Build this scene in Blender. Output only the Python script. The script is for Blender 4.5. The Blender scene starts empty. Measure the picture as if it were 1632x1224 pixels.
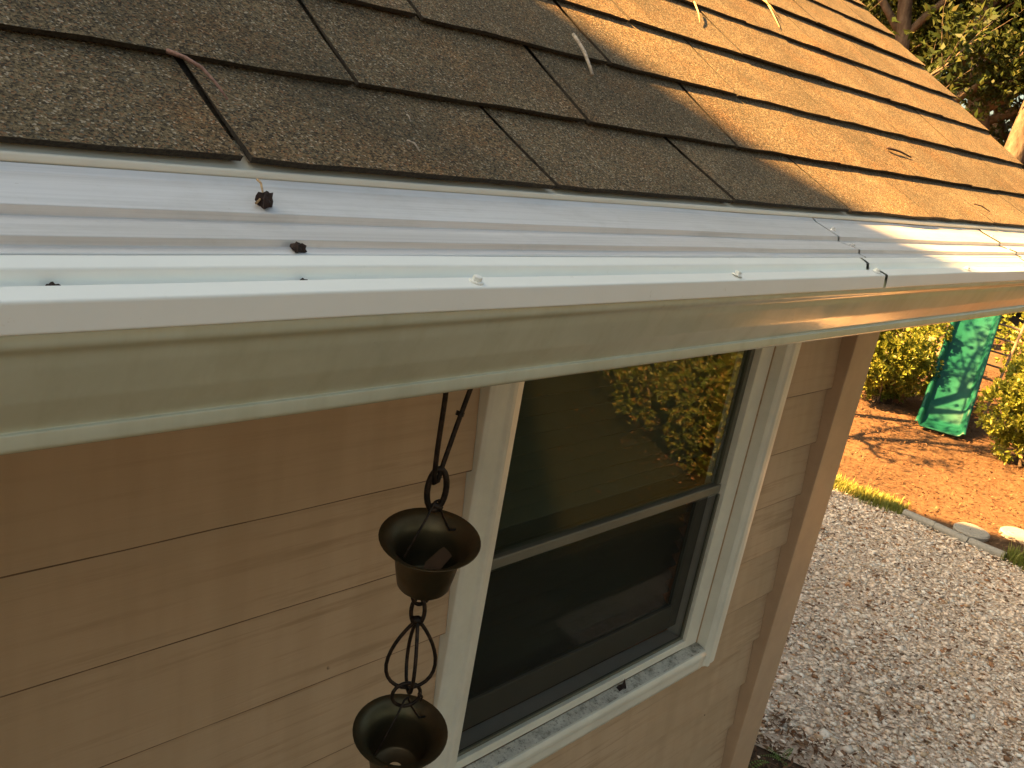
import bpy, math, random
import numpy as np
from mathutils import Vector, Matrix
random.seed(7)
rng = np.random.default_rng(7)
S = bpy.context.scene
C = S.collection
R = math.radians

# ------------------------------------------------------------------ camera
cam_d = bpy.data.cameras.new('camera'); cam = bpy.data.objects.new('camera', cam_d); C.objects.link(cam)
right = Vector((0.71068928, -0.6841025, 0.16408695)); down = Vector((-0.09981591, -0.32893602, -0.93906223)); fwd = Vector((0.69638893, 0.65100297, -0.30205561))
m = Matrix((( right.x, -down.x, -fwd.x, 0), (right.y, -down.y, -fwd.y, 0), (right.z, -down.z, -fwd.z, 3.0), (0, 0, 0, 1)))
cam.matrix_world = m
cam_d.sensor_width = 36; cam_d.lens = 30.78; cam_d.clip_start = 0.02; cam_d.clip_end = 1500
S.camera = cam

# ------------------------------------------------------------------ sky, sun, exposure
SUN_EL, SUN_AZ = 40.0, 30.0                       # azimuth measured from -X towards +Y
sv = Vector((-math.cos(R(SUN_EL))*math.cos(R(SUN_AZ)), math.cos(R(SUN_EL))*math.sin(R(SUN_AZ)), math.sin(R(SUN_EL))))
world = bpy.data.worlds.new('World'); S.world = world; world.use_nodes = True
wn = world.node_tree.nodes; wl = world.node_tree.links
sky = wn.new('ShaderNodeTexSky'); sky.sky_type = 'NISHITA'; sky.sun_disc = False
sky.sun_elevation = R(SUN_EL); sky.sun_rotation = math.atan2(sv.x, sv.y)
sky.air_density = 1.0; sky.dust_density = 4.0; sky.ozone_density = 0.6
sky_tint = wn.new('ShaderNodeMix'); sky_tint.data_type = 'RGBA'; sky_tint.blend_type = 'MULTIPLY'; sky_tint.inputs[0].default_value = 1; sky_tint.inputs[7].default_value = (.66, .62, .475, 1)   # white balance tint on the sky, which also dims it
bg = wn['Background']; wl.new(sky.outputs[0], sky_tint.inputs[6]); wl.new(sky_tint.outputs[2], bg.inputs[0]); bg.inputs[1].default_value = 0.052
sd = bpy.data.lights.new('sun', 'SUN'); sd.energy = 5.0; sd.angle = R(0.9); sd.color = (1.0, 0.53, 0.165)
sun = bpy.data.objects.new('sun', sd); C.objects.link(sun)
sun.rotation_euler = sv.to_track_quat('Z', 'Y').to_euler(); sun.location = (-20, 20, 30)
vs = S.view_settings; vs.view_transform = 'Standard'; vs.look = 'None'; vs.gamma = 1; vs.use_curve_mapping = False
vs.exposure = 3.5

# ------------------------------------------------------------------ materials
class NT:
    def __init__(s, name):
        s.m = bpy.data.materials.new(name); s.m.use_nodes = True
        s.t = s.m.node_tree; s.n = s.t.nodes; s.l = s.t.links; s.b = s.n['Principled BSDF']; s.out = s.n['Material Output']
        s.pos = s.n.new('ShaderNodeNewGeometry').outputs['Position']
    def node(s, typ, **kw):
        n = s.n.new(typ)
        for k, v in kw.items():
            if k.startswith('i_'): n.inputs[k[2:].replace('_', ' ')].default_value = v
            else: setattr(n, k, v)
        return n
    def link(s, a, b): s.l.new(a, b)
    def vec(s, scale=(1, 1, 1), src=None):
        mp = s.node('ShaderNodeMapping'); mp.inputs['Scale'].default_value = scale; s.link(src or s.pos, mp.inputs[0]); return mp.outputs[0]
    def noise(s, scale, detail=4, rough=.6, stretch=(1, 1, 1), out='Fac'):
        n = s.node('ShaderNodeTexNoise', i_Scale=scale, i_Detail=detail, i_Roughness=rough); s.link(s.vec(stretch), n.inputs['Vector']); return n.outputs[out]
    def voro(s, scale, out='Color', feature='F1', stretch=(1, 1, 1)):
        n = s.node('ShaderNodeTexVoronoi', feature=feature, i_Scale=scale); s.link(s.vec(stretch), n.inputs['Vector']); return n.outputs[out]
    def ramp(s, fac, stops, interp='LINEAR'):
        n = s.node('ShaderNodeValToRGB'); cr = n.color_ramp; cr.interpolation = interp
        while len(cr.elements) < len(stops): cr.elements.new(.5)
        for e, (p, c) in zip(cr.elements, stops): e.position = p; e.color = (*c, 1) if len(c) == 3 else c
        s.link(fac, n.inputs[0]); return n.outputs[0]
    def mix(s, a, b, fac, mode='MIX'):
        n = s.node('ShaderNodeMix', data_type='RGBA', blend_type=mode)
        for sock, v in ((n.inputs[0], fac), (n.inputs[6], a), (n.inputs[7], b)):
            if hasattr(v, 'links') or hasattr(v, 'is_linked'): s.link(v, sock)
            elif isinstance(v, (int, float)): sock.default_value = v
            else: sock.default_value = (*v, 1)
        return n.outputs[2]
    def bump(s, h, strength=.5, dist=.002, prev=None):
        n = s.node('ShaderNodeBump'); n.inputs['Strength'].default_value = strength; n.inputs['Distance'].default_value = dist
        s.link(h, n.inputs['Height'])
        if prev is not None: s.link(prev, n.inputs['Normal'])
        s.link(n.outputs[0], s.b.inputs['Normal']); return n.outputs[0]
    def col(s, c):
        if hasattr(c, 'is_linked'): s.link(c, s.b.inputs['Base Color'])
        else: s.b.inputs['Base Color'].default_value = (*c, 1)
    def set(s, rough=.6, metal=0, spec=.5):
        s.b.inputs['Roughness'].default_value = rough; s.b.inputs['Metallic'].default_value = metal; s.b.inputs['Specular IOR Level'].default_value = spec

M = {}
def shingle_mat():
    t = NT('asphalt_shingle'); sep = t.node('ShaderNodeSeparateColor'); t.link(t.voro(600), sep.inputs[0])
    g = t.ramp(sep.outputs[0], [(0, (0.0379, 0.031, 0.02)), (.2, (0.0895, 0.0709, 0.0427)), (.42, (0.147, 0.117, 0.0688)), (.64, (0.213, 0.168, 0.103)), (.8, (0.2, 0.117, 0.0619)), (.88, (0.11, 0.107, 0.086)), (.955, (0.358, 0.317, 0.248))], 'CONSTANT')
    big = t.ramp(t.noise(5, 6, .65), [(.3, (.62, .62, .6)), (.7, (1.2, 1.17, 1.12))])
    c = t.mix(g, big, 1.0, 'MULTIPLY')
    rust = t.ramp(t.noise(9, 5, .6), [(.5, (1, 1, 1)), (.75, (1.22, .98, .78))])
    c = t.mix(c, rust, 1.0, 'MULTIPLY')
    algae = t.ramp(t.noise(6.5, 7, .7, (1, 1, 2)), [(.52, (0, 0, 0)), (.72, (1, 1, 1))])
    am = t.node('ShaderNodeMath', operation='MULTIPLY'); t.link(algae, am.inputs[0]); am.inputs[1].default_value = .38
    c = t.mix(c, (.045, .045, .03), am.outputs[0]); t.col(c); t.set(.9, 0, .25)
    b1 = t.bump(t.voro(600, 'Distance'), .9, .0012); t.bump(t.noise(160, 4, .7), .8, .002, b1)
    return t.m
M['shingle'] = shingle_mat()
t = NT('asphalt_edge'); t.col(t.ramp(t.noise(300, 3), [(.3, (.010, .008, .006)), (.7, (.05, .04, .028))])); t.set(.95); t.bump(t.noise(400, 3), .6, .002); M['asphalt'] = t.m

def siding_mat():
    t = NT('painted_siding')
    grain = t.noise(60, 6, .65, (.045, 1, 1)); fine = t.noise(260, 3, .6, (.03, 1, 1)); big = t.noise(2.2, 4, .6)
    streak = t.noise(18, 3, .5, (1, 1, .03))
    c = t.ramp(big, [(.3, (.44, .31, .19)), (.7, (.52, .375, .245))])
    c = t.mix(c, t.ramp(grain, [(.36, (.70, .66, .60)), (.5, (1, 1, 1))]), t.ramp(big, [(.42, (.18, .18, .18)), (.62, (.75, .75, .75))]), 'MULTIPLY')
    c = t.mix(c, t.ramp(streak, [(.4, (.93, .92, .90)), (.6, (1.04, 1.04, 1.04))]), .6, 'MULTIPLY')
    spots = t.ramp(t.voro(16, 'Distance'), [(.045, (0, 0, 0)), (.065, (1, 1, 1))])
    spm = t.ramp(t.noise(14, 2), [(.56, (1, 1, 1)), (.6, (0, 0, 0))])
    sp2 = t.mix(spots, (1, 1, 1), spm); c = t.mix((.10, .06, .035), c, sp2); t.col(c); t.set(.62, 0, .35)
    b1 = t.bump(grain, .35, .0022); t.bump(fine, .25, .001, b1); return t.m
M['siding'] = siding_mat()
t = NT('painted_lap_shadow'); t.col(t.ramp(t.noise(40, 5, .7, (.4, 1, 1)), [(.3, (.11, .068, .04)), (.7, (.25, .165, .10))])); t.set(.9); M['lap_shade'] = t.m  # lap shadow painted dark along the bottom edge of each siding board
def paint(name, c, rough=.4, dirt=.15, spec=.5, bumpy=.0003):
    t = NT(name); n = t.noise(7, 6, .65); sp = t.noise(70, 4, .7)
    c2 = tuple(x*(1-dirt) for x in c); cc = t.ramp(n, [(.35, c2), (.65, c)])
    cc = t.mix(cc, t.ramp(sp, [(.66, (1, 1, 1)), (.74, (.72, .70, .64))]), .5, 'MULTIPLY')
    t.col(cc); t.set(rough, 0, spec); t.bump(t.noise(35, 3), .25, bumpy); return t.m
M['trim'] = paint('cream_trim_paint', (.78, .76, .65), .38)
M['corner'] = paint('tan_corner_paint', (.50, .345, .22), .5)
M['gutter'] = paint('cream_gutter_enamel', (.60, .625, .50), .13, .10, .4, .0005)
def gutter_grime():
    m_ = M['gutter']; t = NT.__new__(NT); t.m = m_; t.t = m_.node_tree; t.n = t.t.nodes; t.l = t.t.links; t.b = t.n['Principled BSDF']; t.out = t.n['Material Output']; t.pos = t.n['Geometry'].outputs['Position']
    src = t.b.inputs['Base Color'].links[0].from_socket
    st = t.ramp(t.noise(30, 5, .65, (1, 1, .05)), [(.45, (1, 1, 1)), (.72, (.80, .78, .70))]); sm_ = t.ramp(t.noise(4, 6, .7), [(.45, (1, 1, 1)), (.7, (.86, .85, .80))])
    t.col(t.mix(t.mix(src, st, .5, 'MULTIPLY'), sm_, .8, 'MULTIPLY'))
    t.link(t.ramp(t.noise(12, 5), [(.35, (.10, .10, .10)), (.7, (.26, .26, .26))]), t.b.inputs['Roughness'])
gutter_grime()
M['white'] = paint('white_guard_enamel', (.85, .885, .855), .3, .05, .5)
M['drip'] = paint('ivory_drip_edge', (.74, .72, .62), .35, .12)
M['soffit'] = paint('soffit_paint', (.70, .66, .54), .55)
def metal_mat():
    t = NT('mill_aluminium'); a = t.noise(45, 5, .6, (.03, 1, 1)); b = t.noise(11, 6, .7, (.5, 1, 1)); d = t.noise(120, 4, .7)
    c = t.ramp(a, [(.3, (.60, .60, .60)), (.7, (.72, .72, .725))])
    c = t.mix(c, t.ramp(b, [(.5, (1, 1, 1)), (.62, (.80, .79, .76))]), .45, 'MULTIPLY')
    c = t.mix(c, t.ramp(t.noise(300, 4, .7, (.012, 1, 1)), [(.35, (.84, .84, .84)), (.55, (1, 1, 1))]), .7, 'MULTIPLY')
    c = t.mix(c, t.ramp(t.noise(26, 7, .75), [(.60, (1, 1, 1)), (.66, (.78, .77, .72))]), .2, 'MULTIPLY')
    c = t.mix(c, t.ramp(d, [(.70, (1, 1, 1)), (.8, (.45, .42, .36))]), .6, 'MULTIPLY')
    t.col(c); t.set(.40, .22, .5); t.link(t.ramp(b, [(.4, (.34, .34, .34)), (.65, (.50, .50, .50))]), t.b.inputs['Roughness']); t.bump(a, .2, .0006); return t.m
M['metal'] = metal_mat()
t = NT('galvanised_screw'); t.col((.75, .76, .76)); t.set(.25, .7); M['screw'] = t.m
def sill_mat():
    t = NT('mildewed_sill'); n = t.noise(30, 7, .75); n2 = t.noise(140, 4, .7); n3 = t.noise(7, 3)
    c = t.ramp(n, [(.32, (.16, .15, .12)), (.5, (.52, .50, .44)), (.7, (.68, .66, .58))])
    c = t.mix(c, t.ramp(n2, [(.33, (.12, .11, .09)), (.46, (1, 1, 1))]), .7, 'MULTIPLY'); t.col(c); t.set(.7); t.bump(n2, .3, .001); return t.m
M['sill'] = sill_mat()
t = NT('aged_copper'); t.col(t.mix(t.ramp(t.noise(22, 5), [(.35, (.075, .047, .025)), (.7, (.25, .135, .06))]), (.09, .09, .05), t.noise(9, 3))); t.set(.45, .8); t.bump(t.noise(90, 3), .3, .0008); M['copper'] = t.m
t = NT('blackened_wire'); t.col(t.ramp(t.noise(150, 3), [(.4, (.012, .009, .007)), (.7, (.05, .033, .022))])); t.set(.55, .6); M['wire'] = t.m
def glass_mat():
    t = NT('window_glass'); t.n.remove(t.b)
    tr = t.node('ShaderNodeBsdfTransparent'); tr.inputs[0].default_value = (.86, .89, .86, 1)
    gl = t.node('ShaderNodeBsdfGlossy'); gl.inputs['Roughness'].default_value = .02; gl.inputs[0].default_value = (1, 1, 1, 1)
    bp = t.node('ShaderNodeBump'); bp.inputs['Strength'].default_value = .06; bp.inputs['Distance'].default_value = .002; t.link(t.noise(6, 2), bp.inputs['Height']); t.link(bp.outputs[0], gl.inputs['Normal'])
    fr = t.node('ShaderNodeFresnel', i_IOR=1.6); mx = t.node('ShaderNodeMixShader'); bf = t.node('ShaderNodeMath', operation='SUBTRACT'); bf.inputs[0].default_value = 1; t.link(t.pos.node.outputs['Backfacing'], bf.inputs[1]); fm = t.node('ShaderNodeMath', operation='MULTIPLY'); t.link(fr.outputs[0], fm.inputs[0]); t.link(bf.outputs[0], fm.inputs[1]); t.link(fm.outputs[0], mx.inputs[0]); t.link(tr.outputs[0], mx.inputs[1]); t.link(gl.outputs[0], mx.inputs[2]); t.link(mx.outputs[0], t.out.inputs[0]); return t.m
M['glass'] = glass_mat()
def screen_mat():
    t = NT('insect_screen'); tr = t.node('ShaderNodeBsdfTransparent'); mx = t.node('ShaderNodeMixShader'); mx.inputs[0].default_value = .5
    t.col(t.ramp(t.noise(40, 5, .6, (.3, 1, 1)), [(.3, (.010, .010, .008)), (.7, (.022, .021, .018))])); t.set(.8, 0, .1)
    t.link(tr.outputs[0], mx.inputs[1]); t.link(t.b.outputs[0], mx.inputs[2]); t.link(mx.outputs[0], t.out.inputs[0]); return t.m
M['screen'] = screen_mat()
M['sash'] = paint('grey_sash_vinyl', (.17, .165, .13), .4)
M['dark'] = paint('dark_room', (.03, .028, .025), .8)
M['blind'] = paint('dark_blind_slat', (.12, .12, .085), .5)
def stone_mat(name, c, sc=60):
    t = NT(name); t.col(t.ramp(t.noise(sc, 6, .7), [(.3, tuple(x*.7 for x in c)), (.7, c)])); t.set(.9, 0, .2); t.bump(t.noise(sc*1.5, 5), .5, .003); return t.m
M['concrete'] = stone_mat('pale_concrete', (.36, .335, .29))
def isl(name, stops, rough=.85, transl=0., nscale=30, spec=.3):
    t = NT(name); ri = t.n['Geometry'].outputs['Random Per Island'] if 'Geometry' in t.n else t.pos.node.outputs['Random Per Island']
    c = t.ramp(ri, stops); c = t.mix(c, t.ramp(t.noise(nscale, 3), [(.3, (.75, .75, .75)), (.7, (1.15, 1.15, 1.15))]), 1., 'MULTIPLY')
    t.col(c); t.set(rough, 0, spec)
    if transl:
        tl = t.node('ShaderNodeBsdfTranslucent'); t.link(c, tl.inputs[0]); mx = t.node('ShaderNodeMixShader'); mx.inputs[0].default_value = transl
        t.link(t.b.outputs[0], mx.inputs[1]); t.link(tl.outputs[0], mx.inputs[2]); t.link(mx.outputs[0], t.out.inputs[0])
    return t.m
M['shell'] = isl('crushed_shell', [(0, (.88, .73, .58)), (.35, (.80, .62, .47)), (.6, (.92, .82, .70)), (.8, (.60, .43, .27)), (.9, (.38, .18, .08)), (.95, (.16, .10, .06)), (1, (.9, .85, .75))], .8)
M['litter'] = isl('pine_straw_litter', [(0, (0.147, 0.0737, 0.0368)), (.4, (0.113, 0.0538, 0.0255)), (.7, (0.181, 0.102, 0.051)), (.9, (0.0737, 0.0368, 0.0198)), (1, (0.227, 0.153, 0.085))], .85, .15)
M['leaf_bush'] = isl('bush_leaf', [(0, (0.178, 0.234, 0.0343)), (.5, (0.276, 0.316, 0.048)), (.8, (0.413, 0.399, 0.0824)), (1, (0.123, 0.178, 0.0276))], .4, .5, 12, .5)
M['leaf_hedge'] = isl('hedge_leaf', [(0, (0.045, 0.0765, 0.0126)), (.45, (0.09, 0.126, 0.0198)), (.8, (0.18, 0.18, 0.0315)), (1, (0.234, 0.126, 0.045))], .45, .35, 5, .4)
M['leaf_tree'] = isl('tree_leaf', [(0, (0.0183, 0.0327, 0.00588)), (.5, (0.0314, 0.0471, 0.0085)), (.85, (0.0523, 0.0654, 0.0131)), (1, (0.0719, 0.0654, 0.0157))], .55, .3, 6, .2)
M['grass'] = isl('grass_blade', [(0, (.16, .20, .035)), (.6, (.26, .28, .055)), (1, (.34, .30, .09))], .6, .35)
M['fern'] = isl('fern_leaf', [(0, (.10, .18, .03)), (1, (.18, .25, .06))], .55, .3)
def bark():
    t = NT('tree_bark'); n = t.noise(9, 6, .7, (1, 1, .35)); t.col(t.ramp(n, [(.3, (.05, .036, .026)), (.55, (.125, .095, .07)), (.75, (.21, .17, .13))])); t.set(.95, 0, .2); t.bump(n, .9, .04); return t.m
M['bark'] = bark()
def ground_mat(name, a, b, c, sc):
    t = NT(name); x = t.ramp(t.noise(sc, 8, .75), [(.3, a), (.5, b), (.72, c)]); x = t.mix(x, t.ramp(t.noise(.9, 4), [(.3, (.7, .7, .7)), (.7, (1.2, 1.15, 1.1))]), 1., 'MULTIPLY'); t.col(x); t.set(.95, 0, .15)
    b1 = t.bump(t.noise(sc*2.5, 6, .7), .8, .02); t.bump(t.noise(3, 4), .5, .08, b1); return t.m
M['mulch'] = ground_mat('pine_straw_ground', (.066, .038, .021), (.110, .066, .038), (.16, .105, .063), 14)
M['soil'] = ground_mat('dark_soil', (0.025, 0.0167, 0.0108), (0.0583, 0.0375, 0.0233), (0.108, 0.0708, 0.0458), 18)
M['lawn'] = ground_mat('leafy_lawn', (0.00375, 0.005, 0.00175), (0.00875, 0.0105, 0.00325), (0.0188, 0.0175, 0.00649), 16)  # darkened to stand in for yard shade mirrored in the window
M['gravelbed'] = ground_mat('shell_bed', (.42, .31, .22), (.68, .54, .42), (.82, .69, .56), 60)
t = NT('green_slide_plastic'); t.col(t.ramp(t.noise(4, 4), [(.3, (0.0032, 0.056, 0.0416)), (.7, (0.0056, 0.076, 0.056))])); t.set(0.48, 0, 0.24); M['slide'] = t.m
M['wood'] = paint('weathered_wood', (.26, .18, .12), .8, .3)
t = NT('terracotta'); t.col(t.ramp(t.noise(15, 4), [(.3, (.36, .15, .08)), (.7, (.5, .24, .13))])); t.set(.85); M['terra'] = t.m
def twigm(name, c):
    t = NT(name); t.col(t.ramp(t.noise(220, 4, .6), [(.35, tuple(x*.5 for x in c)), (.65, c)])); t.set(.85); t.bump(t.noise(300, 3), .5, .001); return t.m
M['twig_pink'] = twigm('reddish_twig', (.34, .20, .16)); M['twig_pale'] = twigm('bleached_twig', (.55, .48, .40)); M['straw'] = twigm('dry_straw', (.55, .38, .2)); M['dirt'] = twigm('dirt_clod', (.035, .018, .014))
M['blockcap'] = paint('shade_block_brown', (.14, .10, .07), .9)

# ------------------------------------------------------------------ mesh helpers
def mesh(name, v, f, mat=None, smooth=False):
    me = bpy.data.meshes.new(name); me.from_pydata([tuple(x) for x in v], [], [tuple(int(i) for i in x) for x in f]); me.update()
    if mat: me.materials.append(M[mat])
    if smooth: me.polygons.foreach_set('use_smooth', [True]*len(me.polygons))
    return me
def link(name, me, parent=None, loc=None):
    o = bpy.data.objects.new(name, me); C.objects.link(o)
    if parent: o.parent = parent
    if loc is not None: o.location = loc
    return o
def obj(name, v, f, mat, parent=None, smooth=False): return link(name, mesh(name, v, f, mat, smooth), parent)
def tag(o, label=None, cat=None, group=None, kind=None):
    for k, x in (('label', label), ('category', cat), ('group', group), ('kind', kind)):
        if x: o[k] = x
    return o
def empty(name, loc=(0, 0, 0)):
    o = bpy.data.objects.new(name, None); C.objects.link(o); o.location = loc; o.empty_display_size = .1; return o
class MB:
    def __init__(s): s.v = []; s.f = []
    def add(s, v, f):
        o = len(s.v); s.v += [tuple(x) for x in v]; s.f += [tuple(i+o for i in q) for q in f]; return s
    def box(s, a, b):
        (x0, y0, z0), (x1, y1, z1) = a, b
        return s.add([(x0, y0, z0), (x1, y0, z0), (x1, y1, z0), (x0, y1, z0), (x0, y0, z1), (x1, y0, z1), (x1, y1, z1), (x0, y1, z1)],
                     [(0, 3, 2, 1), (4, 5, 6, 7), (0, 1, 5, 4), (1, 2, 6, 5), (2, 3, 7, 6), (3, 0, 4, 7)])
    def tube(s, pts, r, n=8, closed=False):
        P = [Vector(p) for p in pts]; k = len(P); rs = r if hasattr(r, '__len__') else [r]*k; V = []; up = None
        for i, p in enumerate(P):
            a = P[(i-1) % k] if (closed or i) else p; b = P[(i+1) % k] if (closed or i < k-1) else p
            d = (b-a).normalized()
            if up is None: up = d.orthogonal().normalized()
            up = (up - d*up.dot(d)).normalized(); w = d.cross(up)
            for j in range(n): q = 2*math.pi*j/n; V.append(p + (up*math.cos(q)+w*math.sin(q))*rs[i])
        F = []
        for i in range(k if closed else k-1):
            for j in range(n):
                a = i*n+j; b = i*n+(j+1) % n; c = ((i+1) % k)*n; F.append((a, b, c+(j+1) % n, c+j))
        if not closed: F.append(tuple(range(n-1, -1, -1))); F.append(tuple((k-1)*n+j for j in range(n)))
        return s.add(V, F)
    def lathe(s, prof, n=32, c=(0, 0, 0)):
        V = []; k = len(prof)
        for r, z in prof:
            for j in range(n): q = 2*math.pi*j/n; V.append((c[0]+r*math.cos(q), c[1]+r*math.sin(q), c[2]+z))
        return s.add(V, [(i*n+j, i*n+(j+1) % n, (i+1)*n+(j+1) % n, (i+1)*n+j) for i in range(k-1) for j in range(n)])
    def build(s, name, mat, parent=None, smooth=False): return obj(name, s.v, s.f, mat, parent, smooth)
def bevel(o, w=.003, seg=2):
    md = o.modifiers.new('edge', 'BEVEL'); md.width = w; md.segments = seg; md.limit_method = 'ANGLE'; md.angle_limit = R(30); return o
def fillet(pts, r=.0012, n=3, closed=False):
    out = []; P = [np.array(p, float) for p in pts]; k = len(P)
    for i, p in enumerate(P):
        if not closed and i in (0, k-1): out.append(tuple(p)); continue
        a, b = P[i-1]-p, P[(i+1) % k]-p; la, lb = np.linalg.norm(a), np.linalg.norm(b); rr = min(r, la*.4, lb*.4); a /= la; b /= lb
        for j in range(n+1):
            q = j/n; out.append(tuple(p + a*rr*(1-q)**2 + b*rr*q**2))
    return out
def extrude_x(name, prof, x0, x1, mat, parent, nx=40, wob=0., closed=False, seed=0, smooth=True):
    xs = np.linspace(x0, x1, nx+1); k = len(prof); V = []; r = np.random.default_rng(seed)
    ph = r.uniform(0, 6.3, 6); fr = np.array([1.7, 3.1, 5.3, 9.7, 15.1, 23.])
    for x in xs:
        w = wob*float(np.sum(np.sin(x*fr+ph)/np.array([1, 1.2, 1.5, 2, 2.6, 3.2])))
        for (y, z) in prof: V.append((x, y, z+w))
    F = []; e = k if closed else k-1
    for i in range(nx):
        for j in range(e): a = i*k+j; b = i*k+(j+1) % k; F.append((a, b, b+k, a+k))
    if closed: F.append(tuple(range(k-1, -1, -1))); F.append(tuple(nx*k+j for j in range(k)))
    return obj(name, V, F, mat, parent, smooth)

# ------------------------------------------------------------------ ground
def sheet(name, poly, z, mat):
    o = obj(name, [(x, y, z) for x, y in poly], [tuple(range(len(poly)))], mat); tag(o, kind='structure'); return o
sheet('ground', [(-300, -300), (300, -300), (300, 300), (-300, 300)], 0, 'mulch')
gx = lambda y: 4.02 + .10*math.sin(y*2.1) + .06*math.sin(y*5.3+1)
drive_l = [(gx(y) - .08, y) for y in np.linspace(9, -.75, 40)]
drive_r = [(8.02 + .04*math.sin(y*3), y) for y in np.linspace(-.75, 9, 40)]
sheet('gravel_driveway', drive_l + drive_r, .0105, 'gravelbed')
sheet('yard_grass', [(-20, -30), (60, -30), (60, -.8), (2.4, -.8), (2.4, .2), (-20, .2)], .003, 'lawn')
sheet('soil_bed', [(2.56, -3)] + [(gx(y)+.03, y) for y in np.linspace(-3, 9, 40)] + [(2.56, 9)], .006, 'soil')

# ------------------------------------------------------------------ house
house = tag(empty('house', (0, 1, 0)), 'tan lap-sided house with brown shingle roof and cream gutter', 'house')
HZ = Matrix.Translation((0, -1, 0))
def hp(o):                                             # keep world coordinates under the house empty
    o.parent = house; o.matrix_parent_inverse = Matrix.Translation((0, -1, 0)); return o
def sub(o, par):
    o.parent = par; o.matrix_parent_inverse = Matrix.Identity(4); return o
TH = math.atan2(.0777, .1165); TH1 = math.atan2(.0624, .1156)
XL, XR, EX = -3.2, 2.80, 2.50
def B(k): return (.59, 2.932) if k == 0 else (.7056 + .1165*(k-1), 2.9944 + .0777*(k-1))
NC = 37; ridge = B(NC)
# deck under the shingles: front slope, back slope, gable ends
dk = MB(); o_ = .0145
y0, z0 = B(0); y1, z1 = B(1); yr, zr = ridge; yb = 2*yr-.59
pr = [(y0+.004, z0-o_), (y1, z1-o_), (yr, zr-o_), (yb, 2.92), (yb, 2.90), (yr, zr-.05), (y1, z1-.04), (y0+.012, z0-.03)]
k = len(pr); dk.add([(XL, y, z) for y, z in pr] + [(XR-.012, y, z) for y, z in pr], [(j, j+k, (j+1) % k+k, (j+1) % k) for j in range(k)] + [tuple(range(k)), tuple(range(2*k-1, k-1, -1))])
roof = hp(dk.build('roof', 'asphalt'))
W = .326; GAP = .0030
def tab_geo(seed, L, w=W-GAP, n=7):
    T = .0056 if L < .135 else .0052
    r = random.Random(seed); V = []; F = []
    for i in range(n+1):
        x = w*i/n; j = r.uniform(-.0014, .0014); d = r.uniform(-.0006, .0006); e = (r.uniform(-.001, .001) if i in (0, n) else 0)
        V += [(x+e, j, d), (x + (r.uniform(-.0013, .0013) if i in (0, n) else 0), L*.5, -.0040+d*.5), (x, L+.012, -.0082), (x+e, j+.0012, -T)]
    for i in range(n):
        a = i*4; b = a+4; F += [(a, b, b+1, a+1), (a+1, b+1, b+2, a+2), (a+3, b+3, b, a)]
    F += [(0, 1, 2, 3), (n*4+3, n*4+2, n*4+1, n*4)]
    return V, F
tabs = {}
for L in (.1314, .1400):
    tabs[L] = [mesh('shingle', *tab_geo(s, L), 'shingle') for s in range(7)]
    for me in tabs[L]:
        me.materials.append(M['asphalt'])
        for p in me.polygons:
            if p.index % 3 == 2 or p.index >= 21: p.material_index = 1
field = MB(); rs = random.Random(3)
for kc in range(NC):
    y, z = B(kc); th = TH1 if kc == 0 else TH; L = .1314 if kc == 0 else .1400
    off = .32 + (.163 if kc % 2 else 0) + rs.uniform(-.012, .012)*(kc > 1)
    i = int(math.floor((XL-off)/W))
    sag = [.0010*math.sin(kc*2.2+.9*q) for q in range(40)]
    while True:
        x = off + i*W + GAP/2; q = i - int(math.floor((XL-off)/W)); i += 1
        if x > XR-.03: break
        w = min(W-GAP-rs.choice((0, 0, .0008, .0015))-(.0030 if x < .2 else .0045 if x < 1.0 else 0), XR-x); sx = w/(W-GAP)
        loc = Vector((x, y + rs.uniform(-.0013, .0013), z + (rs.uniform(-.0006, .0008) + sag[q % 40])*(.25 if kc < 3 else 1)))
        rot = Matrix.Rotation(th + rs.uniform(-.004, .004)*(.2 if kc < 3 else 1), 4, 'X') @ Matrix.Rotation(rs.uniform(-.004, .004), 4, 'Z')
        if kc < 10 and x > -.75:
            o = bpy.data.objects.new('shingle', tabs[L][rs.randrange(7)]); C.objects.link(o)
            sub(o, roof); o.matrix_basis = Matrix.Translation(loc) @ rot @ Matrix.Diagonal((sx, 1, 1, 1))
        elif x > XL-.3:
            V, F = tab_geo(rs.randrange(7), L); mt = Matrix.Translation(loc) @ rot @ Matrix.Diagonal((sx, 1, 1, 1))
            field.add([mt @ Vector(p) for p in V], F)
fo = field.build('shingle_field', 'shingle'); fo.data.materials.append(M['asphalt'])
fo.data.polygons.foreach_set('material_index', [1 if (i % 23 >= 21 or i % 23 % 3 == 2) else 0 for i in range(len(fo.data.polygons))]); sub(fo, roof); fo['kind'] = 'stuff'
# walls behind the siding
wl_ = MB(); ox0, ox1, oz0, oz1 = 1.095, 2.03, 1.60, 2.66
for a, b in (((XL, 1.018, .25), (ox0, 1.10, 2.76)), ((ox1, 1.018, .25), (EX, 1.10, 2.76)), ((ox0, 1.018, .25), (ox1, 1.10, oz0)), ((ox0, 1.018, oz1), (ox1, 1.10, 2.76))): wl_.box(a, b)
wall = hp(wl_.build('wall', 'siding'))
gw = MB(); gy1 = yb-.45
gw.add([(x, y, z) for x in (EX-.12, EX) for y, z in ((1.10, 0), (gy1, 0), (gy1, 2.9), (yr, zr-.06), (1.10, 3.18))], [(0, 1, 2, 3, 4), (9, 8, 7, 6, 5), (0, 5, 6, 1), (1, 6, 7, 2), (2, 7, 8, 3), (3, 8, 9, 4), (4, 9, 5, 0)])
hp(gw.build('gable_wall', 'siding'))
hp(MB().box((XL, gy1-.1, 0), (EX-.125, gy1, 2.9)).build('rear_wall', 'siding'))
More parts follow.
